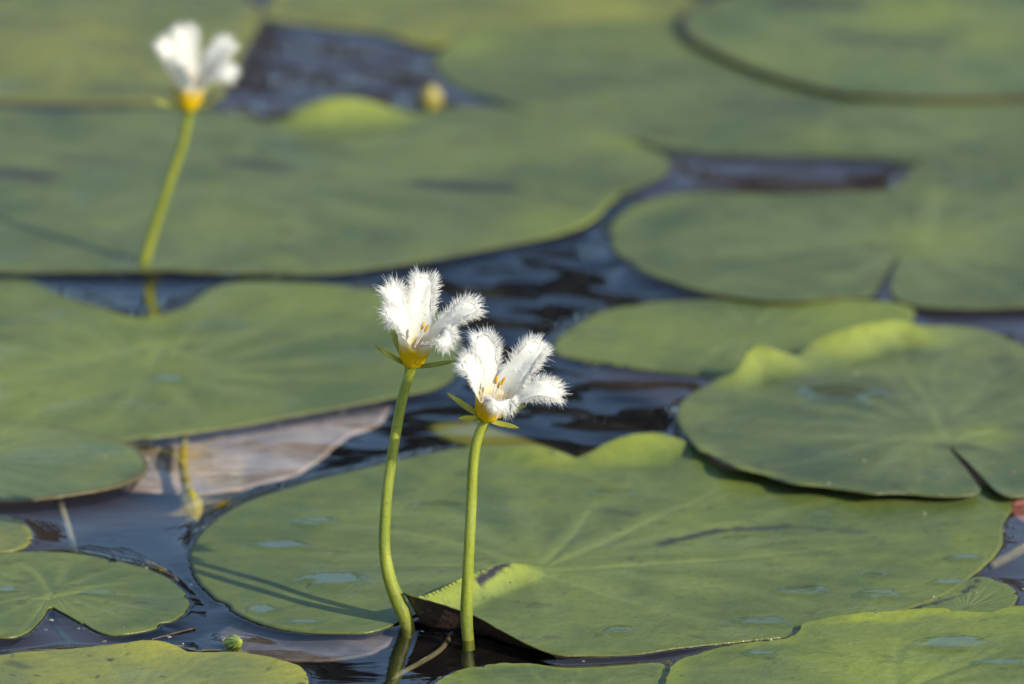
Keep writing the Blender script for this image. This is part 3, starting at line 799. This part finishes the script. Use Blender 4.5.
flower('taller white fringed flower of the close pair, its stem bent at the foot', (409, 629),
 [(407, 624, 0), (398, 601, 0), (389, 576, 0), (384.5, 545, .0005), (386.5, 500, .001), (393, 450, .002), (402, 400, .002), (409, 375, .002), (412, 363, .002)],
 [.0011, .0011, .0012, .00125, .0011, .00095, .0009, .00088, .00085, .00085, .00125], (.16, .2, 1),
 [(-4.2, -0.5, 13.6), (2.2, -4, 14.6), (11.3, .5, 10.2), (6.6, 5.5, 4.8), (-4.0, 4.2, 9.6)],
 [(-6, 1, 3.4), (7.2, 2.5, 1.2), (-3.6, -4, 4.8), (4, -5, 3.0)],
 [(1.9, .8, 6.9), (2.6, 1.4, 6.6)], 0.00205, 3)
flower('white fringed flower on the right of the close pair, the lower one, turned towards us', (468, 643),
 [(468, 638, 0), (466.5, 612, 0), (467.5, 580, 0), (469.5, 540, 0), (471.5, 500, .001), (473, 465, .001), (477, 440, .001), (484, 424, .001), (487, 416, .001)],
 [.001, .001, .001, .00105, .00095, .0009, .0009, .00088, .00085, .00085, .0012], (.28, .42, 1),
 [(-1.2, -3.5, 13.8), (9.4, -1.5, 12.6), (12.6, 3, 4.8), (2.6, 8, 3.6), (-4.3, 2.6, 10.6)],
 [(-6.4, 1, 4.2), (-4.6, 4, .8), (5.2, 4, -.8), (6.4, -2, 1.2)],
 [(1.6, 2.5, 7.2), (2.8, 2.5, 7.0), (2.1, 3.5, 6.6)], 0.00205, 5)
flower('blurred white flower standing alone on the left behind the ribbed pad', (144, 270),
 [(144, 268, 0), (146, 255, 0), (155, 225, 0), (170, 180, 0), (182, 145, 0), (188, 118, 0), (189, 107, 0)],
 [.0011, .0011, .0011, .0011, .001, .00095, .0009, .0009, .0013], (.05, .1, 1),
 [(-5.4, .5, 13.6), (-1, -3, 15.8), (8.4, -2, 13), (9, 3, 7.4), (-1.5, 4, 10.5)],
 [(-7, 1, 1.6), (7, 1, 2.6), (-3.6, -4, 3), (4, -4, 3)],
 [(0.5, .8, 6.9), (1.2, 1.2, 6.6)], 0.0023, 9, mat=STEMB)

# ------------------------------------------------------------------ thin water lying on the pads
FILMS = [
 ('shallow puddle high on the left end of the biggest pad', 315, 523, 27, 6), ('long shallow puddle on the left end of the biggest pad', 281, 546, 38, 5),
 ('wide puddle in the left lobe of the biggest pad near the left stem', 336, 579, 42, 9), ('round puddle at the front left rim of the biggest pad', 262, 609, 19, 5.5),
 ('thin puddle on the front left rim of the biggest pad', 305, 621, 20, 3), ('puddle on the biggest pad between the upper parts of the two stems', 440, 507, 34, 6),
 ('puddle near the back edge of the biggest pad below its notch', 616, 492, 32, 5), ('small bead-like puddle low in the middle of the biggest pad', 621, 630, 17, 5),
 ('pale puddle right of centre on the biggest pad, left of its twin', 799, 590, 35, 6), ('pale puddle right of centre on the biggest pad, right of its twin', 878, 594, 28, 6),
 ('slim green-edged puddle above the pale pair on the biggest pad', 875, 574, 15, 3), ('puddle by the brown scar at the right end of the biggest pad', 949, 581, 24, 4),
 ('long puddle at the front rim of the biggest pad beside the torn edge', 763, 622, 33, 5), ('dark blue puddle at the right tip of the biggest pad', 964, 557, 19, 4),
 ('widest puddle on the pad in the bottom right corner', 955, 649, 46, 8), ('thin puddle low on the pad in the bottom right corner', 1000, 668, 30, 4),
 ('little puddle at the left end of the pad in the bottom right corner', 760, 658, 18, 4), ('large puddle in the middle of the yellow-lobed pad', 842, 402, 46, 12),
 ('slim puddle on the heart-notched pad', 98, 593, 20, 2.4), ('puddle at the left rim of the heart-notched pad', 8, 590, 13, 4),
 ('puddle at the front of the ribbed pad', 170, 380, 22, 5)]
for (lab, px, py, rx, ry) in FILMS:
    n, kk = 44, 9
    c = P(px, py, 0.0012)
    verts, faces = [], []
    sd0 = px * 0.37 + py
    zs = []
    def height(x, y):
        best = None
        for b in BVH:
            h = b.ray_cast(Vector((x, y, 0.05)), Vector((0, 0, -1)))
            if h[0] is not None and (best is None or h[0].z > best): best = h[0].z
        return best
    ok = True
    P2 = []
    for i in range(n):
        an = 2 * math.pi * i / n
        f = 1 + 0.38 * noise.noise((math.cos(an) * 1.4, math.sin(an) * 1.4, sd0)) + 0.16 * noise.noise((math.cos(an) * 4, math.sin(an) * 4, sd0))
        q = P(px + rx * f * math.cos(an), py + ry * f * math.sin(an), 0.0012)
        P2.append((q.x, q.y))
    hs = [height(c.x + (x - c.x) * s, c.y + (y - c.y) * s) for (x, y) in P2 for s in (0.0, 0.35, 0.7, 0.9)]
    hs = [h for h in hs if h is not None]
    lvl = sorted(hs)[int(len(hs) * 0.9)] + 0.0005
    for k in range(kk + 1):
        s = 1 - (1 - k / kk) ** 1.7
        for (x, y) in P2:
            xx, yy = c.x + (x - c.x) * s, c.y + (y - c.y) * s
            h = height(xx, yy)
            if h is None: h = lvl - 0.0004
            e = max(0.0, (s - 0.70) / 0.30)
            e = e * e * (3 - 2 * e)
            verts.append((xx, yy, lvl * (1 - e) + (h - 0.00006) * e))
    for k in range(kk):
        for i in range(n):
            faces.append((k * n + i, k * n + (i + 1) % n, (k + 1) * n + (i + 1) % n, (k + 1) * n + i))
    o = link('puddle', verts, faces, FILM)
    tag(o, lab, 'puddle', 'thin puddles of water lying on the pads')

# ------------------------------------------------------------------ drowned leaves, stalks, buds and a dark reflection sheet
def sheet(name, outline, z, mat, amp=0.0006, n=120, kk=16, th=0.0005):
    rows = [tuple(P(x, y, z))[:2] for (x, y) in outline]
    q = spline(rows, n); c = q.mean(0)
    for i in range(n):
        v = q[i] - c; q[i] = c + v * (1 + .035 * noise.noise((q[i][0] * 260, q[i][1] * 260, 2)) + .02 * noise.noise((q[i][0] * 700, q[i][1] * 700, 2)))
    verts, faces = [], []
    for lay in (0, 1):
        verts.append((c[0], c[1], z - lay * th))
        for k in range(1, kk + 1):
            for i in range(n):
                x, y = c + (q[i] - c) * (k / kk)
                verts.append((x, y, z + amp * noise.noise((x * 90, y * 60, 4)) - lay * th))
    N1 = 1 + n * kk
    for lay in (0, 1):
        b = lay * N1
        V = lambda k, i: b + 1 + k * n + i % n
        fs = [(b, V(0, i), V(0, i + 1)) for i in range(n)] + [(V(k, i), V(k + 1, i), V(k + 1, i + 1), V(k, i + 1)) for k in range(kk - 1) for i in range(n)]
        faces += fs if lay == 0 else [f[::-1] for f in fs]
    a = 1 + (kk - 1) * n
    faces += [(a + i, N1 + a + i, N1 + a + (i + 1) % n, a + (i + 1) % n) for i in range(n)]
    return link(name, verts, faces, mat)
tag(sheet('drowned_sheet', [(100, 478), (140, 445), (200, 424), (290, 410), (386, 396), (388, 410), (375, 425), (345, 440), (315, 462), (285, 478), (240, 487), (180, 492), (130, 491)], -0.0032, DEAD, amp=0.0012),
    'pale pinkish dead leaf lying just under the water beside the ribbed pad', 'dead leaf')
tag(sheet('drowned_sheet', [(218, 632), (250, 622), (320, 626), (385, 628), (392, 640), (370, 652), (330, 660), (280, 658), (235, 650)], -0.0016, DEADV),
    'dark rotting leaf under the water in front of the biggest pad, beside the small bud', 'dead leaf')
tag(sheet('drowned_sheet', [(404, 622), (396, 640), (388, 668), (384, 692), (425, 694), (455, 678), (490, 668), (530, 664), (556, 657), (520, 642), (470, 632), (430, 624)], -0.0012, REFLDARK, amp=0.0004),
    'near-black sheet standing in for the reflection of the upturned lobe at the foot of the stems', 'dead leaf')  # sheet added to darken the water where the lobe is mirrored
tag(sheet('drowned_sheet', [(1006, 505), (1024, 498), (1060, 500), (1075, 515), (1050, 526), (1020, 520)], -0.0003, PINK, n=60, kk=8),
    'reddish leaf scrap at the right edge of the photo', 'dead leaf')
tag(sheet('drowned_sheet', [(428, 425), (455, 422), (500, 432), (545, 445), (560, 455), (500, 452), (450, 440)], -0.0025, PADM['green'] and SEPAL, n=60, kk=8),
    'narrow greenish leaf under the water behind the right stem', 'leaf')

def stalk(label, pts, r, mat=PALEST, name='drowned_stalk', cat='stalk'):
    o = tube(name, [P(x, y, z) for (x, y, z) in pts], [r] * len(pts), mat, None, seg=10)
    tag(o, label, cat)
stalk('pale stalk under the blue water left of the drowned leaf', [(58, 500, -.0015), (66, 525, -.002), (74, 552, -.004)], .0008)
stalk('pale stalk in the notch of the heart-notched pad', [(50, 612, -.003), (56, 626, -.002), (70, 642, -.003)], .0007)
stalk('pale bent stalk in front of the dark upturned lobe', [(452, 634, -.0015), (440, 650, -.0006), (418, 664, -.0004), (400, 674, -.001), (385, 690, -.002)], .00045, TWIGM)
stalk('pale stalk across the dark water at the right edge', [(990, 566, -.001), (1010, 556, -.0005), (1030, 545, -.0005), (1060, 530, -.001)], .0009, TWIGM)
stalk('fine dark twig at the water line by the bottom left pad', [(150, 640, .0002), (175, 633, .0004), (195, 628, .0004)], .0002, UNDER, 'twig', 'twig')

def budmesh(name, base, tip, r, mat, parent=None, ribs=5):
    ax = tip - base; d = ax.normalized(); a = d.orthogonal().normalized(); b = d.cross(a)
    prof = [(0, .25), (.08, .6), (.22, .9), (.4, 1), (.6, .9), (.78, .62), (.92, .28), (1, .04)]
    v, f, tv = [], [], []
    seg = 30
    for (s, k) in prof:
        for j in range(seg):
            an = 2 * math.pi * j / seg
            rr = r * k * (1 + 0.08 * math.cos(ribs * an))
            v.append(base + ax * s + (a * math.cos(an) + b * math.sin(an)) * rr); tv.append(abs(2 * j / seg - 1))
    for k in range(len(prof) - 1):
        for j in range(seg): f.append((k * seg + j, k * seg + (j + 1) % seg, (k + 1) * seg + (j + 1) % seg, (k + 1) * seg + j))
    f.append(tuple(range(seg))[::-1]); f.append(tuple((len(prof) - 1) * seg + j for j in range(seg)))
    o = link(name, v, f, mat, parent); fattr(o.data, 't', tv)
    return o
b = P(229, 644, -.001)
root = empty('flower_bud', b); tag(root, 'small striped green bud poking out of the water in front of the biggest pad', 'flower bud', 'unopened buds')
budmesh('bud', P(228, 645, -.0005), P(240, 641, .0018), .0014, BUDM, root)
tube('stem', [b + Vector((-.006, .004, -.02)), b + Vector((-.001, .001, -.004)), P(229, 645, .0002)], [.0007, .0007, .0007], STEM, root, seg=10)
b = P(190, 512, -.004)
root = empty('flower_bud', b); tag(root, 'yellow bud hanging under the water at the end of the drowned leaf', 'flower bud', 'unopened buds')
budmesh('bud', P(188, 492, -.0012), P(196, 521, -.0022), .0019, YELW, root)
tube('stem', [P(184, 440, -.0012), P(183, 465, -.0008), P(188, 494, -.0012)], [.0007, .0008, .0009], YELW, root, seg=10)
b = P(430, 105, 0)
root = empty('flower_bud', b); tag(root, 'blurred yellow bud at the edge of the far dark water', 'flower bud', 'unopened buds')
budmesh('bud', P(430, 108, -.0005), P(430, 108, 0) + Vector((0.0005, 0, .0050)), .0026, YELF, root)
tube('stem', [b + Vector((.004, .004, -.03)), b + Vector((0, 0, -.006)), P(430, 108, .0003)], [.001, .001, .001], STEM, root, seg=10)

# ------------------------------------------------------------------ dust, pollen and crumbs afloat along the leaf edges
def specks():
    rg = random.Random(21); verts, faces = [], []
    for _ in range(420):
        x, y, z = rg.choice(EDGES)
        if abs(x) > .11 or y > 1.5: continue
        dx, dy = rg.gauss(0, .0035), rg.gauss(0, .0035)
        xx, yy = x + dx, y + dy
        h = [b.ray_cast(Vector((xx, yy, 0.05)), Vector((0, 0, -1)))[0] for b in BVH]
        h = [v.z for v in h if v is not None]
        zz = max(h) if h else z * math.exp(-math.hypot(dx, dy) / .0032)
        if h and rg.random() < .6: continue
        sz = rg.uniform(.00010, .00032); k = len(verts); m = rg.choice((4, 5, 6)); a0 = rg.random() * 6
        for lay in (0.00012, -0.0001):
            for j in range(m):
                an = a0 + 2 * math.pi * j / m; r_ = sz * rg.uniform(.6, 1.3)
                verts.append((xx + math.cos(an) * r_ * 1.4, yy + math.sin(an) * r_, zz + lay))
        faces.append(tuple(k + j for j in range(m))); faces.append(tuple(k + m + j for j in range(m))[::-1])
        faces += [(k + m + j, k + m + (j + 1) % m, k + (j + 1) % m, k + j) for j in range(m)]
    o = link('floating_specks', verts, faces, CRUMB, smooth=False)
    tag(o, 'dust and pollen specks afloat along the edges of the pads', 'specks', kind='stuff')
specks()
